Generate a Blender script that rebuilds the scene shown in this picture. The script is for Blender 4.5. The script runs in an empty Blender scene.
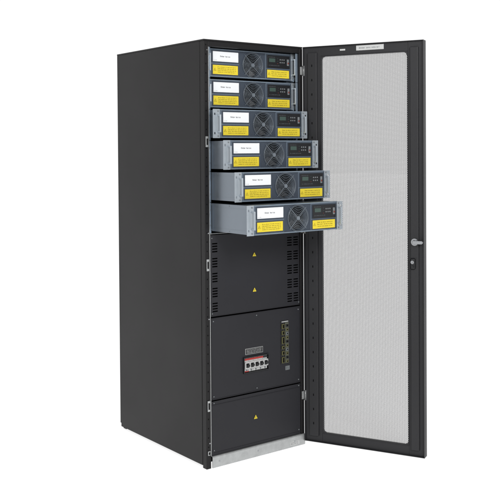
import bpy, bmesh, math, random
from mathutils import Matrix, Vector
random.seed(4)
scene=bpy.context.scene
COL=scene.collection
scene.view_settings.view_transform='Standard'
scene.view_settings.look='None'
scene.view_settings.exposure=0

# ---------------------------------------------------------------- materials
def lin(c):
    c=c/255.0
    return c/12.92 if c<=0.04045 else ((c+0.055)/1.055)**2.4
def mat(name,rgb,rough=0.5,metal=0.0,spec=0.5,nscale=0,nbump=0.0,var=0.0,vscale=6.0,stretch=None):
    m=bpy.data.materials.new(name); m.use_nodes=True
    nt=m.node_tree; b=nt.nodes['Principled BSDF']
    c=(lin(rgb[0]),lin(rgb[1]),lin(rgb[2]),1)
    b.inputs['Base Color'].default_value=c
    b.inputs['Roughness'].default_value=rough
    b.inputs['Metallic'].default_value=metal
    b.inputs['Specular IOR Level'].default_value=spec
    tc=nt.nodes.new('ShaderNodeTexCoord')
    src=tc.outputs['Object']
    if stretch:
        mp=nt.nodes.new('ShaderNodeMapping'); mp.inputs['Scale'].default_value=stretch
        nt.links.new(src,mp.inputs['Vector']); src=mp.outputs['Vector']
    if var>0:
        n=nt.nodes.new('ShaderNodeTexNoise'); n.inputs['Scale'].default_value=vscale
        n.inputs['Detail'].default_value=6
        nt.links.new(src,n.inputs['Vector'])
        r=nt.nodes.new('ShaderNodeMapRange')
        r.inputs['From Min'].default_value=.3; r.inputs['From Max'].default_value=.7
        r.inputs['To Min'].default_value=1-var; r.inputs['To Max'].default_value=1+var
        nt.links.new(n.outputs['Fac'],r.inputs['Value'])
        mx=nt.nodes.new('ShaderNodeVectorMath'); mx.operation='SCALE'
        mx.inputs[0].default_value=c[:3]
        nt.links.new(r.outputs['Result'],mx.inputs['Scale'])
        nt.links.new(mx.outputs['Vector'],b.inputs['Base Color'])
        r2=nt.nodes.new('ShaderNodeMapRange')
        r2.inputs['To Min'].default_value=max(0,rough-.1); r2.inputs['To Max'].default_value=min(1,rough+.1)
        nt.links.new(n.outputs['Fac'],r2.inputs['Value'])
        nt.links.new(r2.outputs['Result'],b.inputs['Roughness'])
    if nscale:
        n2=nt.nodes.new('ShaderNodeTexNoise'); n2.inputs['Scale'].default_value=nscale
        n2.inputs['Detail'].default_value=3
        nt.links.new(tc.outputs['Object'],n2.inputs['Vector'])
        bp=nt.nodes.new('ShaderNodeBump'); bp.inputs['Strength'].default_value=nbump
        bp.inputs['Distance'].default_value=0.001
        nt.links.new(n2.outputs['Fac'],bp.inputs['Height'])
        nt.links.new(bp.outputs['Normal'],b.inputs['Normal'])
    return m
M_BLACK=mat('powder_coat_black',(24,23,24),.44,0,.26,900,.35,.10,2.5)
M_PANEL=mat('powder_coat_panel',(37,37,41),.46,0,.27,900,.35,.08,4)
M_DOOR =mat('powder_coat_door',(42,42,44),.46,0,.30,900,.3,.08,3)
M_MESH =mat('perforated_sheet_paint',(66,66,68),.5,0,.3)
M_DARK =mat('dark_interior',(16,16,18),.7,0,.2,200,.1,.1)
M_HOLE =mat('dark_opening',(10,10,11),.8,0,.1,200,.1)
M_ZINC =mat('galvanised_steel',(178,180,180),.4,.6,.5,60,.1,.10,40)
M_CASE =mat('module_casing_steel',(134,142,151),.34,.75,.5,80,.05,.04,3,(1,6,6))
M_EAR  =mat('ear_steel',(172,180,187),.38,.55,.5,80,.05,.04,20)
M_RAIL =mat('rail_blue_grey_steel',(122,135,148),.42,.4,.5,80,.1,.1,20)
M_BLUE =mat('blue_grey_paint',(98,110,123),.45,.25,.45,500,.2,.05,12)
M_BLUED=mat('dark_blue_grey_plastic',(56,64,75),.48,.1,.4,500,.2,.05,12)
M_WHITE=mat('white_label_film',(226,228,230),.45,0,.4,100,.03,.02)
M_INK  =mat('black_ink',(40,40,42),.5,0,.3,100,.02)
M_SOFT =mat('grey_ink',(96,100,104),.5,0,.3,100,.02)
M_YEL  =mat('yellow_label_film',(218,196,50),.5,0,.35,100,.03,.04,30)
M_YINK =mat('label_ink_brown',(98,86,36),.5,0,.3,100,.02)
M_RED  =mat('red_plastic',(168,42,36),.4,0,.5,100,.03)
M_DIM  =mat('dim_lens',(58,76,70),.3,0,.5,100,.02)
M_DIMR =mat('dim_red_lens',(120,52,46),.3,0,.5,100,.02)
M_LGREY=mat('light_grey_plastic',(190,191,190),.45,0,.4,100,.05)
M_MGREY=mat('mid_grey_plastic',(112,116,118),.45,0,.4,100,.05)
M_BPLA =mat('black_plastic',(20,21,24),.35,0,.5,300,.08)
M_CHRO =mat('polished_metal',(170,172,175),.3,1,.5,100,.02)
M_CONN =mat('connector_olive',(98,96,62),.45,.1,.4,100,.05)
M_CARD =mat('connector_backplate',(84,86,76),.45,.2,.4,100,.05)
M_WIRE =mat('fan_wire',(122,130,138),.35,.5,.5,100,.02)
M_FLOOR=mat('glowing_white_floor',(160,160,160),.7,0,.1,8,.02,.004,1.2)
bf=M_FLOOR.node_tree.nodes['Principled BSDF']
bf.inputs['Emission Color'].default_value=(1,1,1,1); bf.inputs['Emission Strength'].default_value=.84  # plain white floor; glow added to wash out the contact shadows

# ---------------------------------------------------------------- builder
class B:
    def __init__(s): s.bm=bmesh.new(); s.mats=[]
    def mi(s,m):
        if m not in s.mats: s.mats.append(m)
        return s.mats.index(m)
    def box(s,x0,x1,y0,y1,z0,z1,m,bev=0.0,seg=1):
        vs=[s.bm.verts.new(p) for p in ((x0,y0,z0),(x1,y0,z0),(x1,y1,z0),(x0,y1,z0),(x0,y0,z1),(x1,y0,z1),(x1,y1,z1),(x0,y1,z1))]
        k=s.mi(m); fs=[]
        for f in ((0,3,2,1),(4,5,6,7),(0,1,5,4),(1,2,6,5),(2,3,7,6),(3,0,4,7)):
            ff=s.bm.faces.new([vs[i] for i in f]); ff.material_index=k; fs.append(ff)
        if bev>0:
            es=list({e for f in fs for e in f.edges})
            bmesh.ops.bevel(s.bm,geom=es,offset=bev,segments=seg,affect='EDGES',profile=.5,material=k)
    def prism(s,pts,y0,y1,m):
        k=s.mi(m); n=len(pts)
        a=[s.bm.verts.new((p[0],y0,p[1])) for p in pts]; b=[s.bm.verts.new((p[0],y1,p[1])) for p in pts]
        f=[s.bm.faces.new(a),s.bm.faces.new(b[::-1])]
        for i in range(n): f.append(s.bm.faces.new((a[i],b[i],b[(i+1)%n],a[(i+1)%n])))
        for q in f: q.material_index=k
        bmesh.ops.recalc_face_normals(s.bm,faces=f)
    def cyl(s,c,axis,r,h,m,seg=20,r2=None):
        k=s.mi(m)
        rot={'z':Matrix(),'y':Matrix.Rotation(math.pi/2,4,'X'),'x':Matrix.Rotation(math.pi/2,4,'Y')}[axis]
        g=bmesh.ops.create_cone(s.bm,cap_ends=True,segments=seg,radius1=r,radius2=r if r2 is None else r2,depth=h,matrix=Matrix.Translation(c)@rot)
        for f in {f for v in g['verts'] for f in v.link_faces}:
            f.material_index=k
            if len(f.verts)==4: f.smooth=True
    def torus(s,c,R,r,m,seg=36,ms=6):   # in xz plane
        k=s.mi(m); vs=[]
        for i in range(seg):
            a=2*math.pi*i/seg; row=[]
            for j in range(ms):
                b=2*math.pi*j/ms; rr=R+r*math.cos(b)
                row.append(s.bm.verts.new((c[0]+rr*math.cos(a),c[1]+r*math.sin(b),c[2]+rr*math.sin(a))))
            vs.append(row)
        for i in range(seg):
            for j in range(ms):
                f=s.bm.faces.new((vs[i][j],vs[(i+1)%seg][j],vs[(i+1)%seg][(j+1)%ms],vs[i][(j+1)%ms])); f.material_index=k; f.smooth=True
    def holeplate(s,x0,x1,z0,z1,y,cx,cz,r,m,depth=.0,seg=32):
        k=s.mi(m); inn=[];out=[];bk=[]
        for i in range(seg):
            a=2*math.pi*(i+.5)/seg; dx,dz=math.cos(a),math.sin(a)
            inn.append(s.bm.verts.new((cx+r*dx,y,cz+r*dz)))
            t=min(((x1-cx)/dx if dx>0 else (x0-cx)/dx),((z1-cz)/dz if dz>0 else (z0-cz)/dz))
            out.append(s.bm.verts.new((cx+t*dx,y,cz+t*dz)))
            bk.append(s.bm.verts.new((cx+r*dx,y+depth,cz+r*dz)))
        for i in range(seg):
            j=(i+1)%seg; A=out[i].co;Bc=out[j].co
            vs=[inn[i],inn[j],out[j]]
            if abs(A.x-Bc.x)>1e-6 and abs(A.z-Bc.z)>1e-6:
                px=A.x if abs(A.x-x0)<1e-6 or abs(A.x-x1)<1e-6 else Bc.x
                pz=A.z if abs(A.z-z0)<1e-6 or abs(A.z-z1)<1e-6 else Bc.z
                vs.append(s.bm.verts.new((px,y,pz)))
            vs.append(out[i])
            f=s.bm.faces.new(vs); f.material_index=k
            if depth: 
                f=s.bm.faces.new((inn[i],bk[i],bk[j],inn[j])); f.material_index=k; f.smooth=True
    def obj(s,name,origin=(0,0,0),parent=None,rotz=0,label=None):
        bmesh.ops.translate(s.bm,verts=s.bm.verts,vec=-Vector(origin)) 
        me=bpy.data.meshes.new(name); s.bm.normal_update(); s.bm.to_mesh(me); s.bm.free()
        for m in s.mats: me.materials.append(m)
        o=bpy.data.objects.new(name,me); COL.objects.link(o)
        o.location=Vector(origin)
        if parent is not None: o.parent=parent
        if label: o['label']=label
        return o
def empty(name,loc,label,cat,group=None):
    e=bpy.data.objects.new(name,None); COL.objects.link(e); e.location=loc; e.empty_display_size=.1
    e['label']=label; e['category']=cat
    if group: e['group']=group
    return e
def textmarks(b,x0,x1,z0,z1,y,m,rows=2,hfrac=.5,seed=0,word=(3,7),th=.0003):
    """tiny illegible print: rows of letter-like strokes"""
    rnd=random.Random(seed); rh=(z1-z0)/rows
    for r in range(rows):
        za=z1-rh*(r+1)+rh*(1-hfrac)/2; hh=rh*hfrac; cw=hh*.72; st=hh*.17; q=cw*.66
        x=x0; n=rnd.randint(*word); cap=True
        while x+cw<x1:
            zt=za+hh*(1 if cap else .72); cap=False
            k=rnd.choice('EnorhltnoerF')
            if k in 'hl': b.box(x,x+st,y-th,y,za,za+hh,m)
            elif k=='t': b.box(x,x+st,y-th,y,za,za+hh*.9,m); b.box(x+st+1e-5,x+q*.9,y-th,y,za+hh*.62,za+hh*.62+st,m)
            else: b.box(x,x+st,y-th,y,za,zt,m)
            zs=za+hh*.72 if k=='h' else zt
            if k in 'EnohFer': b.box(x+st+1e-5,x+q,y-th,y,zs-st,zs,m)
            if k in 'Eoe': b.box(x+st+1e-5,x+q,y-th,y,za,za+st,m)
            if k in 'EFe': b.box(x+st+1e-5,x+q*.9,y-th,y,(za+zs)/2-st/2,(za+zs)/2+st/2,m)
            if k in 'noh': b.box(x+q+1e-5,x+q+st,y-th,y,za,zs,m)
            x+=cw*(.6 if k=='l' else 1.22); n-=1
            if n<=0: x+=cw*.8; n=rnd.randint(*word)

# ---------------------------------------------------------------- ground
b=B()
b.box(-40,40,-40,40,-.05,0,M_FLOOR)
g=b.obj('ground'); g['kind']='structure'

# ---------------------------------------------------------------- cabinet
W,D,H=.6,.816,2.0
cab=empty('equipment_cabinet',(0,0,0),'tall black steel power cabinet with its perforated door wide open','cabinet')
cab.location=(W/2,D/2,0)
OFF=Vector((-W/2,-D/2,0))
def cobj(b,name,label=None,parent=cab):
    bmesh.ops.translate(b.bm,verts=b.bm.verts,vec=OFF)
    vs=[v.co for v in b.bm.verts]
    c=Vector(((min(v.x for v in vs)+max(v.x for v in vs))/2,(min(v.y for v in vs)+max(v.y for v in vs))/2,min(v.z for v in vs)))
    return b.obj(name,c,parent,label=label)
for x0,x1 in ((0,.012),(W-.012,W)):
    b=B()
    b.box(x0,x1,.034,D-.0105,.012,H-.0084,M_BLACK,.002,2)
    cobj(b,'side_panel')
b=B()
b.box(.0,W,.0,D,H-.008,H,M_BLACK,.002,2)
b.box(.08,W-.08,.1,D-.1,H,H+.004,M_BLACK,.002)
cobj(b,'top_panel')
b=B(); b.box(.001,W-.001,D-.010,D-.0005,.03,H-.0082,M_BLACK,.001); b.box(.032,W-.032,D-.06,D-.011,H-.05,H-.0082,M_DARK); cobj(b,'back_panel')
b=B(); b.box(.014,W-.014,.03,D-.012,.02,.035,M_DARK); cobj(b,'floor_panel')
b=B()
b.box(.0005,.026,.0,.032,.0,H-.0085,M_BLACK,.002,2)
b.box(.027,.031,.003,.03,.056,H-.034,M_ZINC,.0005)
b.box(W-.022,W-.0005,.0,.032,.0,H-.0085,M_BLACK,.002,2)
b.box(.027,W-.023,.001,.032,H-.032,H-.0085,M_BLACK,.0015,2)
b.box(.0125,.03,D-.04,D-.011,.0,H-.0085,M_BLACK,.002)
b.box(W-.03,W-.0125,D-.04,D-.011,.0,H-.0085,M_BLACK,.002)
for i in range(44):
    z=.10+i*.0435
    b.box(.010,.0145,-.0006,.0005,z,z+.006,M_HOLE)
for z in (.12,.7,1.1,1.95): b.cyl((.018,-.001,z),'y',.003,.003,M_CHRO,12)
cobj(b,'front_frame')
for z,h in ((1.50,.05),(.925,.055),(.27,.05),(.065,.02)):
    b=B()
    b.box(.006,.019,-.006,-.0008,z,z+h,M_ZINC,.001)
    b.box(.009,.016,-.0075,-.0062,z+h*.2,z+h*.8,M_HOLE)
    cobj(b,'door_striker')
b=B()
b.box(.031,W-.001,-.006,-.001,.002,.052,M_ZINC,.0008)
b.box(.031,W-.001,-.0055,.02,.0525,.0555,M_ZINC,.0006)
for x in (.07,.3,.53): b.cyl((x,-.0065,.028),'y',.004,.002,M_CHRO,14)
b.box(.50,.56,-.0066,-.0061,.012,.03,M_LGREY)
textmarks(b,.505,.555,.014,.028,-.0067,M_SOFT,2,.5,3)
cobj(b,'plinth')
b=B(); b.box(.032,W-.024,.02,D-.05,1.092,1.096,M_ZINC,.0005); cobj(b,'divider_shelf')
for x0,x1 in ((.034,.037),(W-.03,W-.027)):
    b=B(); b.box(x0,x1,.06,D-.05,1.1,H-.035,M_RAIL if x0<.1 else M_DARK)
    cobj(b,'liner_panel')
PITCH,MH,TOP0=.145,.135,1.966
for i in range(6):
    zt=TOP0-PITCH*i; zb=zt-MH
    for side in (0,1):
        b=B()
        if side==0:
            b.box(.0375,.0415,.03,D-.1,zb-.006,zb+.012,M_RAIL,.0005)
            b.box(.042,.060,.06,D-.1,zb-.006,zb-.003,M_RAIL,.0005)
            b.box(.0315,.0445,.012,.0145,zb-.008,zt,M_RAIL,.0006)
            b.cyl((.038,.011,zb+.03),'y',.003,.003,M_CHRO,10)
            b.cyl((.038,.011,zb+.10),'y',.003,.003,M_CHRO,10)
        else:
            b.box(W-.0345,W-.0305,.03,D-.1,zb-.006,zb+.012,M_RAIL,.0005)
            b.box(W-.055,W-.035,.06,D-.1,zb-.006,zb-.003,M_RAIL,.0005)
            b.box(W-.036,W-.0225,.012,.0145,zb-.008,zt,M_RAIL,.0006)
        cobj(b,'guide_rail')
def warn(b,x,y,z,s,mi=None):
    mi=mi or M_INK
    b.prism([(x-s,z-s*.85),(x+s,z-s*.85),(x,z+s*.9)],y-.0006,y,mi)
    b.prism([(x-s*.8,z-s*.73),(x+s*.8,z-s*.73),(x,z+s*.66)],y-.0011,y-.0007,M_YEL)
    b.prism([(x+s*.06,z+s*.25),(x-s*.2,z-s*.22),(x+.0,z-s*.16),(x-s*.06,z-s*.6),(x+s*.2,z-s*.06),(x+.0,z-s*.12)],y-.0016,y-.0012,mi)
def slotplate(b,x0,x1,z0,z1,y,holes,m,th=.0016):
    xs=sorted({x0,x1,*[h[0] for h in holes],*[h[1] for h in holes]})
    zs=sorted({z0,z1,*[h[2] for h in holes],*[h[3] for h in holes]})
    k=b.mi(m); vc={}
    def V(i,j,yy):
        q=(i,j,yy)
        if q not in vc: vc[q]=b.bm.verts.new((xs[i],yy,zs[j]))
        return vc[q]
    solid=set()
    for i in range(len(xs)-1):
        for j in range(len(zs)-1):
            cx=(xs[i]+xs[i+1])/2; cz=(zs[j]+zs[j+1])/2
            if not any(h[0]<cx<h[1] and h[2]<cz<h[3] for h in holes): solid.add((i,j))
    for (i,j) in solid:
        b.bm.faces.new((V(i,j,y),V(i+1,j,y),V(i+1,j+1,y),V(i,j+1,y))).material_index=k
        b.bm.faces.new((V(i,j,y+th),V(i,j+1,y+th),V(i+1,j+1,y+th),V(i+1,j,y+th))).material_index=k
        for di,dj,p,q in ((-1,0,(i,j+1),(i,j)),(1,0,(i+1,j),(i+1,j+1)),(0,-1,(i,j),(i+1,j)),(0,1,(i+1,j+1),(i,j+1))):
            if (i+di,j+dj) not in solid:
                b.bm.faces.new((V(*p,y),V(*p,y+th),V(*q,y+th),V(*q,y))).material_index=k
PX0,PX1=.033,W-.024
holes=[]
for gi in range(5):
    zg=1.052-gi*.070
    for si in range(4):
        z=zg-si*.0125
        holes.append((.044,.074,z-.006,z)) 
        holes.append((.498,.528,z-.006,z)); holes.append((.538,.568,z-.006,z))
b=B()
slotplate(b,PX0,PX1,.708,1.090,.006,holes,M_PANEL)
b.box(PX0,PX1,.0045,.0056,.7085,.7105,M_PANEL); b.box(PX0,PX1,.0045,.0056,1.087,1.0895,M_PANEL)
b.box(PX0+.002,PX1-.002,.03,.035,.71,1.088,M_HOLE)
for x in (PX0+.008,PX1-.006):
    for z in (.722,1.075): b.cyl((x,.0045,z),'y',.0026,.003,M_MGREY,12)
cobj(b,'vent_panel')
for z,yy in ((.983,.0052),(.812,.0052),(.195,.0024)):
    b=B(); warn(b,.291,yy,z,.0135); cobj(b,'warning_sign')
b=B()
bz0,bz1,bx0,bx1=.418,.488,.222,.368
CZ0=.424
slotplate(b,PX0,PX1,.317,.702,.004,[(bx0,bx1,bz0,bz1),(.450,.502,CZ0,.64)],M_PANEL)
b.box(PX0,PX1,.0015,.0036,.3175,.3205,M_PANEL,.0005); b.box(PX0,PX1,.0015,.0036,.6985,.7015,M_PANEL,.0005)
b.box(PX0,PX0+.003,.0015,.0036,.322,.697,M_PANEL,.0005); b.box(PX1-.003,PX1,.0015,.0036,.322,.697,M_PANEL,.0005)
for x in (PX0+.012,.30,PX1-.012):
    for z in (.333,.686): b.cyl((x,.0025,z),'y',.0028,.003,M_MGREY,12)
cobj(b,'breaker_panel')
b=B()
b.box(PX0,PX1,.003,.0055,.058,.311,M_PANEL,.0008)
b.box(PX0,PX1,.001,.0025,.292,.295,M_PANEL,.0004)
b.box(PX0+.01,PX1-.01,.0015,.0028,.068,.0705,M_PANEL,.0004)
for x in (PX0+.012,PX1-.012):
    for z in (.08,.302): b.cyl((x,.002,z),'y',.0028,.003,M_MGREY,12)
cobj(b,'kick_panel')
b=B()
b.box(bx0-.004,bx1+.004,-.004,.0035,bz0-.004,bz0,M_BPLA,.0005); b.box(bx0-.004,bx1+.004,-.004,.0035,bz1,bz1+.004,M_BPLA,.0005)
b.box(bx0-.004,bx0,-.004,.0035,bz0,bz1,M_BPLA); b.box(bx1,bx1+.004,-.004,.0035,bz0,bz1,M_BPLA)
n=5; pw=(bx1-bx0-.006)/n
for i in range(n):
    x0=bx0+.003+i*pw
    b.box(x0+.0005,x0+pw-.0005,.004,.05,bz0+.002,bz1-.002,M_LGREY,.001)
    b.box(x0+.0005,x0+pw-.0005,-.006,.0035,bz0+.018,bz1-.020,M_LGREY,.001)
    b.box(x0+.005,x0+pw-.005,-.0068,-.0061,bz0+.023,bz1-.025,M_BPLA)
    b.box(x0+.007,x0+pw-.007,-.018,-.0069,bz0+.030,bz0+.040,M_BPLA,.0015)
    b.cyl((x0+pw/2,.002,bz0+.009),'y',.004,.003,M_MGREY,12)
b.box(bx0+.004,bx1-.03,.0005,.0038,bz1-.012,bz1-.004,M_RED,.0004)
b.box(bx1-.028,bx1-.004,.0005,.0038,bz1-.013,bz1-.004,M_BPLA,.0004)
b.box(bx0+.004,bx0+.028,.0012,.0038,bz0+.002,bz0+.007,M_RED,.0004)
cobj(b,'circuit_breaker')
b=B()
b.box(.232,.338,.003,.0037,.503,.531,M_LGREY)
b.box(.2335,.3365,.0025,.0029,.5045,.5295,M_BPLA)
textmarks(b,.24,.332,.507,.528,.0024,M_LGREY,3,.5,5)
cobj(b,'rating_plate')
b=B()
b.box(.4505,.5015,.003,.006,CZ0+.0005,.6395,M_BPLA)
b.box(.456,.498,.001,.0028,.632,.6375,M_ZINC,.0003)
b.box(.477,.499,-.001,.0028,CZ0+.004,.630,M_CARD,.0008)
for k in range(10):
    z=.431+k*.0197
    b.box(.481,.495,-.0045,-.0012,z,z+.0125,[M_CONN,M_BPLA,M_CONN,M_MGREY][k%4],.0006)
    b.box(.484,.492,-.0052,-.0046,z+.003,z+.0095,M_HOLE)
for z0,z1 in ((.60,.624),(.57,.59),(.525,.56),(.50,.515),(.47,.49),(.43,.46)):
    b.box(.456,.471,-.003,.0028,z0,z1,M_CONN,.0006)
    b.box(.459,.468,-.0036,-.0031,z0+.003,z1-.003,M_HOLE)
cobj(b,'connector_card')
b=B()
b.box(.480,.507,.003,.0037,.392,.412,M_MGREY); textmarks(b,.482,.505,.394,.410,.0029,M_INK,3,.5,6)
cobj(b,'serial_label')

# ---------------------------------------------------------------- door
TH=-1.1234
s=B(); DW=.623
y0,y1=0,.028
u0,u1,z0,z1=.097,.544,.068,1.950
zb,zt=.022,1.998
s.box(.006,u0,y0,y1,zb,zt,M_DOOR,.0015,2)
s.box(u1,DW,y0,y1,zb,zt,M_DOOR,.0015,2)
s.box(u0,u1,y0+.0005,y1-.0005,z1,zt-.0005,M_DOOR,.001)
s.box(u0,u1,y0+.0005,y1-.0005,zb+.0005,z0,M_DOOR,.001)
s.box(.006,.009,-.014,-.0003,zb,zt,M_DOOR,.0006); s.box(DW-.003,DW,-.014,-.0003,zb,zt,M_DOOR,.0006)
s.box(.0095,DW-.0035,-.012,-.0003,zt-.003,zt,M_DOOR,.0006); s.box(.0095,DW-.0035,-.012,-.0003,zb,zb+.003,M_DOOR,.0006)
s.box(.030,.080,-.010,-.0003,zb+.03,zt-.03,M_DOOR,.003,2)
s.box(.556,.596,-.010,-.0003,zb+.03,zt-.03,M_DOOR,.003,2)
for i in range(26):
    z=.11+i*.0715
    s.box(.0515,.0565,-.0106,-.0101,z,z+.011,M_HOLE)
for (a,c,e,f) in ((u0,u0+.004,z0,z1),(u1-.004,u1,z0,z1)): s.box(a,c,-.002,.013,e,f,M_DOOR,.0006)
for (e,f) in ((z0,z0+.004),(z1-.004,z1)): s.box(u0+.0045,u1-.0045,-.002,.013,e,f,M_DOOR,.0006)
gz=.016
for (ux,sx) in ((u0+.0045,1),(u1-.0045,-1)):
    for (zx,sz) in ((z0+.0045,1),(z1-.0045,-1)):
        s.prism([(ux,zx),(ux+sx*gz,zx),(ux+sx*gz*.3,zx+sz*gz*.3),(ux,zx+sz*gz)],-.001,.012,M_DOOR)
door=s.obj('door',(0,0,0),cab,label='open door with perforated mesh centre')
door.location=Vector((W,0,0))+OFF+Vector((0,-.0005,0)); door.rotation_euler=(0,0,TH)
p=.0060; rh=p*.866; r=.00233
verts=[];faces=[]
x_a,x_b,z_a,z_b=u0+.001,u1-.001,z0+.001,z1-.001
nx=int((x_b-x_a)/p); nz=int((z_b-z_a)/rh)
sx=(x_b-x_a)/nx; sz=(z_b-z_a)/nz
oc=[(math.cos(math.pi*i/4),math.sin(math.pi*i/4)) for i in range(8)]
sq=[(1,0),(1,1),(0,1),(-1,1),(-1,0),(-1,-1),(0,-1),(1,-1)]
yy=.016
for j in range(nz):
    off=.5*sx if j%2 else 0
    for i in range(nx-(1 if j%2 else 0)):
        cx=x_a+off+(i+.5)*sx; cz=z_a+(j+.5)*sz; n0=len(verts)
        for a in oc: verts.append((cx+a[0]*r,yy,cz+a[1]*r))
        for a in sq: verts.append((cx+a[0]*sx/2,yy,cz+a[1]*sz/2))
        for q in range(8):
            faces.append((n0+q,n0+8+q,n0+8+(q+1)%8,n0+(q+1)%8))
    if j%2:
        for xa,xb in ((x_a,x_a+.5*sx),(x_b-.5*sx,x_b)):
            n0=len(verts); za=z_a+j*sz
            verts+= [(xa,yy,za),(xb,yy,za),(xb,yy,za+sz),(xa,yy,za+sz)]; faces.append((n0,n0+1,n0+2,n0+3))
me=bpy.data.meshes.new('perforated_panel'); me.from_pydata(verts,[],faces); me.materials.append(M_MESH)
pp=bpy.data.objects.new('perforated_panel',me); COL.objects.link(pp); pp.parent=door
b=B(); b.box(.285,.425,-.0012,-.0002,1.966,1.990,M_LGREY,.0003)
textmarks(b,.300,.410,1.974,1.982,-.0013,M_SOFT,1,.8,11)
b.obj('door_label',(.355,0,1.966),door)
b=B(); b.box(.200,.228,-.0012,-.0002,1.970,1.978,M_LGREY,.0003); b.obj('door_label',(.215,0,1.970),door)
b=B()
b.cyl((.578,-.013,1.045),'y',.017,.006,M_CHRO,28); b.cyl((.578,-.022,1.045),'y',.011,.014,M_CHRO,24,.009)
b.box(.572,.618,-.034,-.027,1.037,1.053,M_CHRO,.003,3); b.cyl((.614,-.026,1.045),'y',.007,.012,M_CHRO,16)
b.obj('door_handle',(.578,0,1.045),door)
b=B()
b.box(.557,.581,-.018,-.0105,.915,.968,M_BPLA,.006,3); b.cyl((.569,-.021,.950),'y',.008,.006,M_CHRO,20)
b.cyl((.569,-.021,.928),'y',.006,.005,M_BPLA,20); b.box(.5685,.5695,-.0245,-.0238,.945,.955,M_HOLE)
b.obj('door_lock',(.569,0,.915),door)
for z in (.23,1.07,1.86):
    b=B(); b.cyl((.599,-.008,z+.02),'z',.0055,.05,M_ZINC,16); b.box(.583,.5955,-.003,-.0005,z,z+.04,M_ZINC,.0006)
    cobj(b,'door_hinge')

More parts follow.
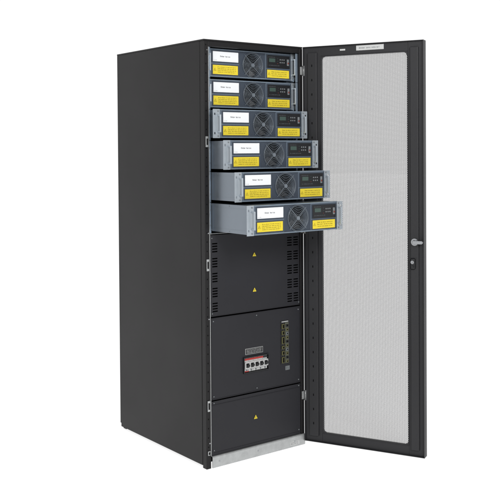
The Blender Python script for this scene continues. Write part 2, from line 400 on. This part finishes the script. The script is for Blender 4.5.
# ---------------------------------------------------------------- power module (built once)
def build_module():
    e=empty('power_module',(0,0,0),'','power module','power modules slotted into the cabinet')
    def mo(b,name,parent=e,label=None):
        bmesh.ops.translate(b.bm,verts=b.bm.verts,vec=(-.28,0,0))
        vs=[v.co for v in b.bm.verts]
        c=Vector(((min(v.x for v in vs)+max(v.x for v in vs))/2,(min(v.y for v in vs)+max(v.y for v in vs))/2,min(v.z for v in vs)))
        o=b.obj(name,c,parent,label=label)
        if parent is not e: o.location=c-parent.location
        return o
    h=MH
    b=B()
    b.box(.022,.0235,.004,.60,.003,h-.003,M_CASE)
    b.box(.5365,.538,.004,.60,.003,h-.003,M_CASE)
    b.box(.0237,.5363,.004,.60,h-.0045,h-.003,M_CASE)
    b.box(.0237,.5363,.004,.60,.003,.0045,M_CASE)
    b.box(.0237,.5363,.5985,.60,.0047,h-.0047,M_CASE)
    for y in (.03,.16,.30,.44,.57):
        b.cyl((.0215,y,.010),'x',.0022,.0015,M_MGREY,10); b.cyl((.0215,y,h-.010),'x',.0022,.0015,M_MGREY,10)
    b.box(.0212,.0219,.02,.58,.018,.020,M_CASE); b.box(.0212,.0219,.02,.58,h-.020,h-.018,M_CASE)
    mo(b,'casing')
    fx,fz,fr=.293,.066,.057
    fl,frr=.213,.373
    b=B()
    b.box(.024,fl,.0,.012,.006,h-.006,M_BLUE,.001)
    b.box(frr,.536,.0,.012,.006,h-.006,M_BLUE,.001)
    b.holeplate(fl+.0002,frr-.0002,.006,h-.006,.001,fx,fz,fr,M_BLUED,.035)
    b.box(.024,.536,-.004,.012,h-.0065,h-.001,M_RAIL,.0008)
    b.box(.024,.536,-.004,.012,.001,.0065,M_RAIL,.0008)
    for x0,x1,zA,zB in ((.050,.210,.068,.126),(.376,.528,.058,.124)):
        b.box(x0,x1,-.003,-.0003,zA,zB,M_BLUED,.0008)
    for x0,x1,zA,zB in ((.050,.210,.009,.062),(.376,.528,.008,.054)):
        b.box(x0,x1,-.002,-.0003,zA,zB,M_BLUED,.0008)
    mo(b,'front_panel')
    b=B()
    b.cyl((fx,.030,fz),'y',fr-.0005,.004,M_HOLE,32)
    b.cyl((fx,.016,fz),'y',.018,.014,M_BPLA,24)
    for k in range(7):
        a0=2*math.pi*k/7
        q=[]
        for rr,da,dy in ((.017,0,.024),(.053,.15,.025),(.053,.75,.012),(.017,.62,.014)):
            q.append(b.bm.verts.new((fx+rr*math.cos(a0+da),dy,fz+rr*math.sin(a0+da))))
        f=b.bm.faces.new(q); f.material_index=b.mi(M_BPLA)
    fan=mo(b,'fan')
    b=B()
    for R in (.011,.0185,.026,.0335,.041,.0485,.056,.061): b.torus((fx,-.004,fz),R,.0010,M_WIRE)
    b.cyl((fx,-.0045,fz),'y',.0085,.0025,M_WIRE,20)
    for k in range(4):
        a=math.pi/4+k*math.pi/2; c,sn=math.cos(a),math.sin(a); w=.0012
        pts=[(fx+.008*c-w*sn,fz+.008*sn+w*c),(fx+.069*c-w*sn,fz+.069*sn+w*c),(fx+.069*c+w*sn,fz+.069*sn-w*c),(fx+.008*c+w*sn,fz+.008*sn-w*c)]
        b.prism(pts,-.0032,-.0010,M_WIRE)
    mo(b,'fan_guard',fan)
    for side in (0,1):
        b=B()
        if side==0: xa,xb=-.004,.034; xh=.024; hx=(.002,.010)
        else: xa,xb=.530,.567; xh=.540; hx=(.552,.560)
        slotplate(b,xa,xb,.0005,h-.0005,-.0075,[(hx[0],hx[1],.018,.028),(hx[0],hx[1],h-.028,h-.018)],M_EAR,.002)
        b.box(xh-.004,xh+.004,-.030,-.024,.026,h-.026,M_EAR,.002,2)
        b.box(xh-.004,xh+.004,-.0238,-.0077,.026,.033,M_EAR,.001); b.box(xh-.004,xh+.004,-.0238,-.0077,h-.033,h-.026,M_EAR,.001)
        for z in (.010,h-.010): b.cyl((xh,-.009,z),'y',.0034,.003,M_MGREY,12)
        mo(b,'mounting_ear')
    b=B(); b.box(.056,.205,-.0042,-.0031,.074,.121,M_WHITE,.0003)
    textmarks(b,.098,.162,.094,.103,-.0043,M_INK,1,.75,2,(5,8))
    textmarks(b,.060,.078,.079,.082,-.0043,M_SOFT,1,.7,21)
    mo(b,'name_label')
    b=B(); b.box(.056,.203,-.003,-.0021,.014,.057,M_YEL,.0003)
    warn(b,.068,-.0031,.036,.0075,M_YINK)
    textmarks(b,.084,.192,.020,.052,-.0031,M_YINK,4,.5,7)
    mo(b,'warning_label')
    b=B(); b.box(.382,.522,-.003,-.0021,.011,.050,M_YEL,.0003)
    warn(b,.394,-.0031,.031,.0075,M_YINK)
    textmarks(b,.410,.508,.017,.045,-.0031,M_YINK,3,.45,9)
    mo(b,'warning_label')
    b=B()
    b.box(.381,.524,-.0062,-.0031,.060,.121,M_BPLA,.0008)
    b.box(.392,.430,-.0068,-.0063,.088,.106,M_DIM)
    textmarks(b,.388,.432,.110,.115,-.0063,M_SOFT,1,.6,12)
    for k in range(3): b.cyl((.446,-.0066,.106-k*.012),'y',.0016,.0012,(M_DIM,M_DIM,M_DIMR)[k],10)
    for k in range(3):
        for q in range(2): b.cyl((.462+k*.012,-.0068,.102-q*.014),'y',.0034,.002,M_MGREY,12)
    textmarks(b,.390,.46,.069,.075,-.0063,M_SOFT,1,.6,14)
    b.box(.505,.517,-.0085,-.0063,.074,.106,M_MGREY,.0008)
    b.box(.508,.514,-.0115,-.0086,.082,.090,M_DIMR,.0006)
    mo(b,'control_panel')
    return e
base=build_module()
def kids(o): return [c for c in bpy.data.objects if c.parent==o]
pull=[-.045,-.042,.035,.115,.200,.288]
labels=['blue-grey power module pushed fully into the topmost slot',
 'blue-grey power module pushed fully home between other modules',
 'blue-grey power module pulled slightly out of the cabinet',
 'blue-grey power module pulled partly out of the cabinet',
 'blue-grey power module pulled well out with steel side showing',
 'blue-grey power module fully extended over the dark vented panel']
def dup(src,par):
    n=src.copy(); COL.objects.link(n)
    if par is not None: n.parent=par
    for c in kids(src): dup(c,n)
    return n
mods=[base]
for i in range(1,6): mods.append(dup(base,None))
for i,m in enumerate(mods):
    m.location=(.025+.28,-pull[i],TOP0-MH-PITCH*i); m['label']=labels[i]

# ---------------------------------------------------------------- camera vectors
yaw,pit,rol,f,py=.6513,.0186,-.0067,906.2852,168.4102
F=Vector((math.sin(yaw)*math.cos(pit),math.cos(yaw)*math.cos(pit),-math.sin(pit)))
R=Vector((math.cos(yaw),-math.sin(yaw),0)); U=R.cross(F)
R2=R*math.cos(rol)+U*math.sin(rol); U2=-R*math.sin(rol)+U*math.cos(rol)

# ---------------------------------------------------------------- world: studio with bright backdrop side + dimmer room behind
w=bpy.data.worlds.new('World'); scene.world=w; w.use_nodes=True
nt=w.node_tree; bg=nt.nodes['Background']
tc=nt.nodes.new('ShaderNodeTexCoord')
dt=nt.nodes.new('ShaderNodeVectorMath'); dt.operation='DOT_PRODUCT'
dt.inputs[1].default_value=(.606,.795,-.10)
mr=nt.nodes.new('ShaderNodeMapRange'); mr.interpolation_type='SMOOTHSTEP'
mr.inputs['From Min'].default_value=-.2; mr.inputs['From Max'].default_value=.5
mr.inputs['To Min'].default_value=.28; mr.inputs['To Max'].default_value=1.03
nt.links.new(tc.outputs['Generated'],dt.inputs[0]); nt.links.new(dt.outputs['Value'],mr.inputs['Value'])
nt.links.new(mr.outputs['Result'],bg.inputs['Strength']); bg.inputs['Color'].default_value=(1,1,1,1)
def area(name,loc,target,size,power,col=(1,1,1)):
    l=bpy.data.lights.new(name,'AREA'); l.energy=power; l.size=size; l.color=col
    o=bpy.data.objects.new(name,l); COL.objects.link(o); o.location=loc
    o.rotation_euler=(Vector(target)-Vector(loc)).to_track_quat('-Z','Y').to_euler()
area('key_softbox',(-.9,-4.3,3.2),(.4,0,1.2),1.6,150)
area('side_softbox',(-3.6,-2.2,3.0),(0,.1,1.4),1.2,42)

# ---------------------------------------------------------------- camera
cam=bpy.data.cameras.new('camera'); co=bpy.data.objects.new('camera',cam); COL.objects.link(co)
co.matrix_world=Matrix(((R2.x,U2.x,-F.x,-2.3707),(R2.y,U2.y,-F.y,-3.4574),(R2.z,U2.z,-F.z,1.4783),(0,0,0,1)))
cam.sensor_width=36; cam.lens=f/500*36
cam.shift_y=-(250-py)/500
cam.clip_end=200; cam.clip_start=.05
scene.camera=co
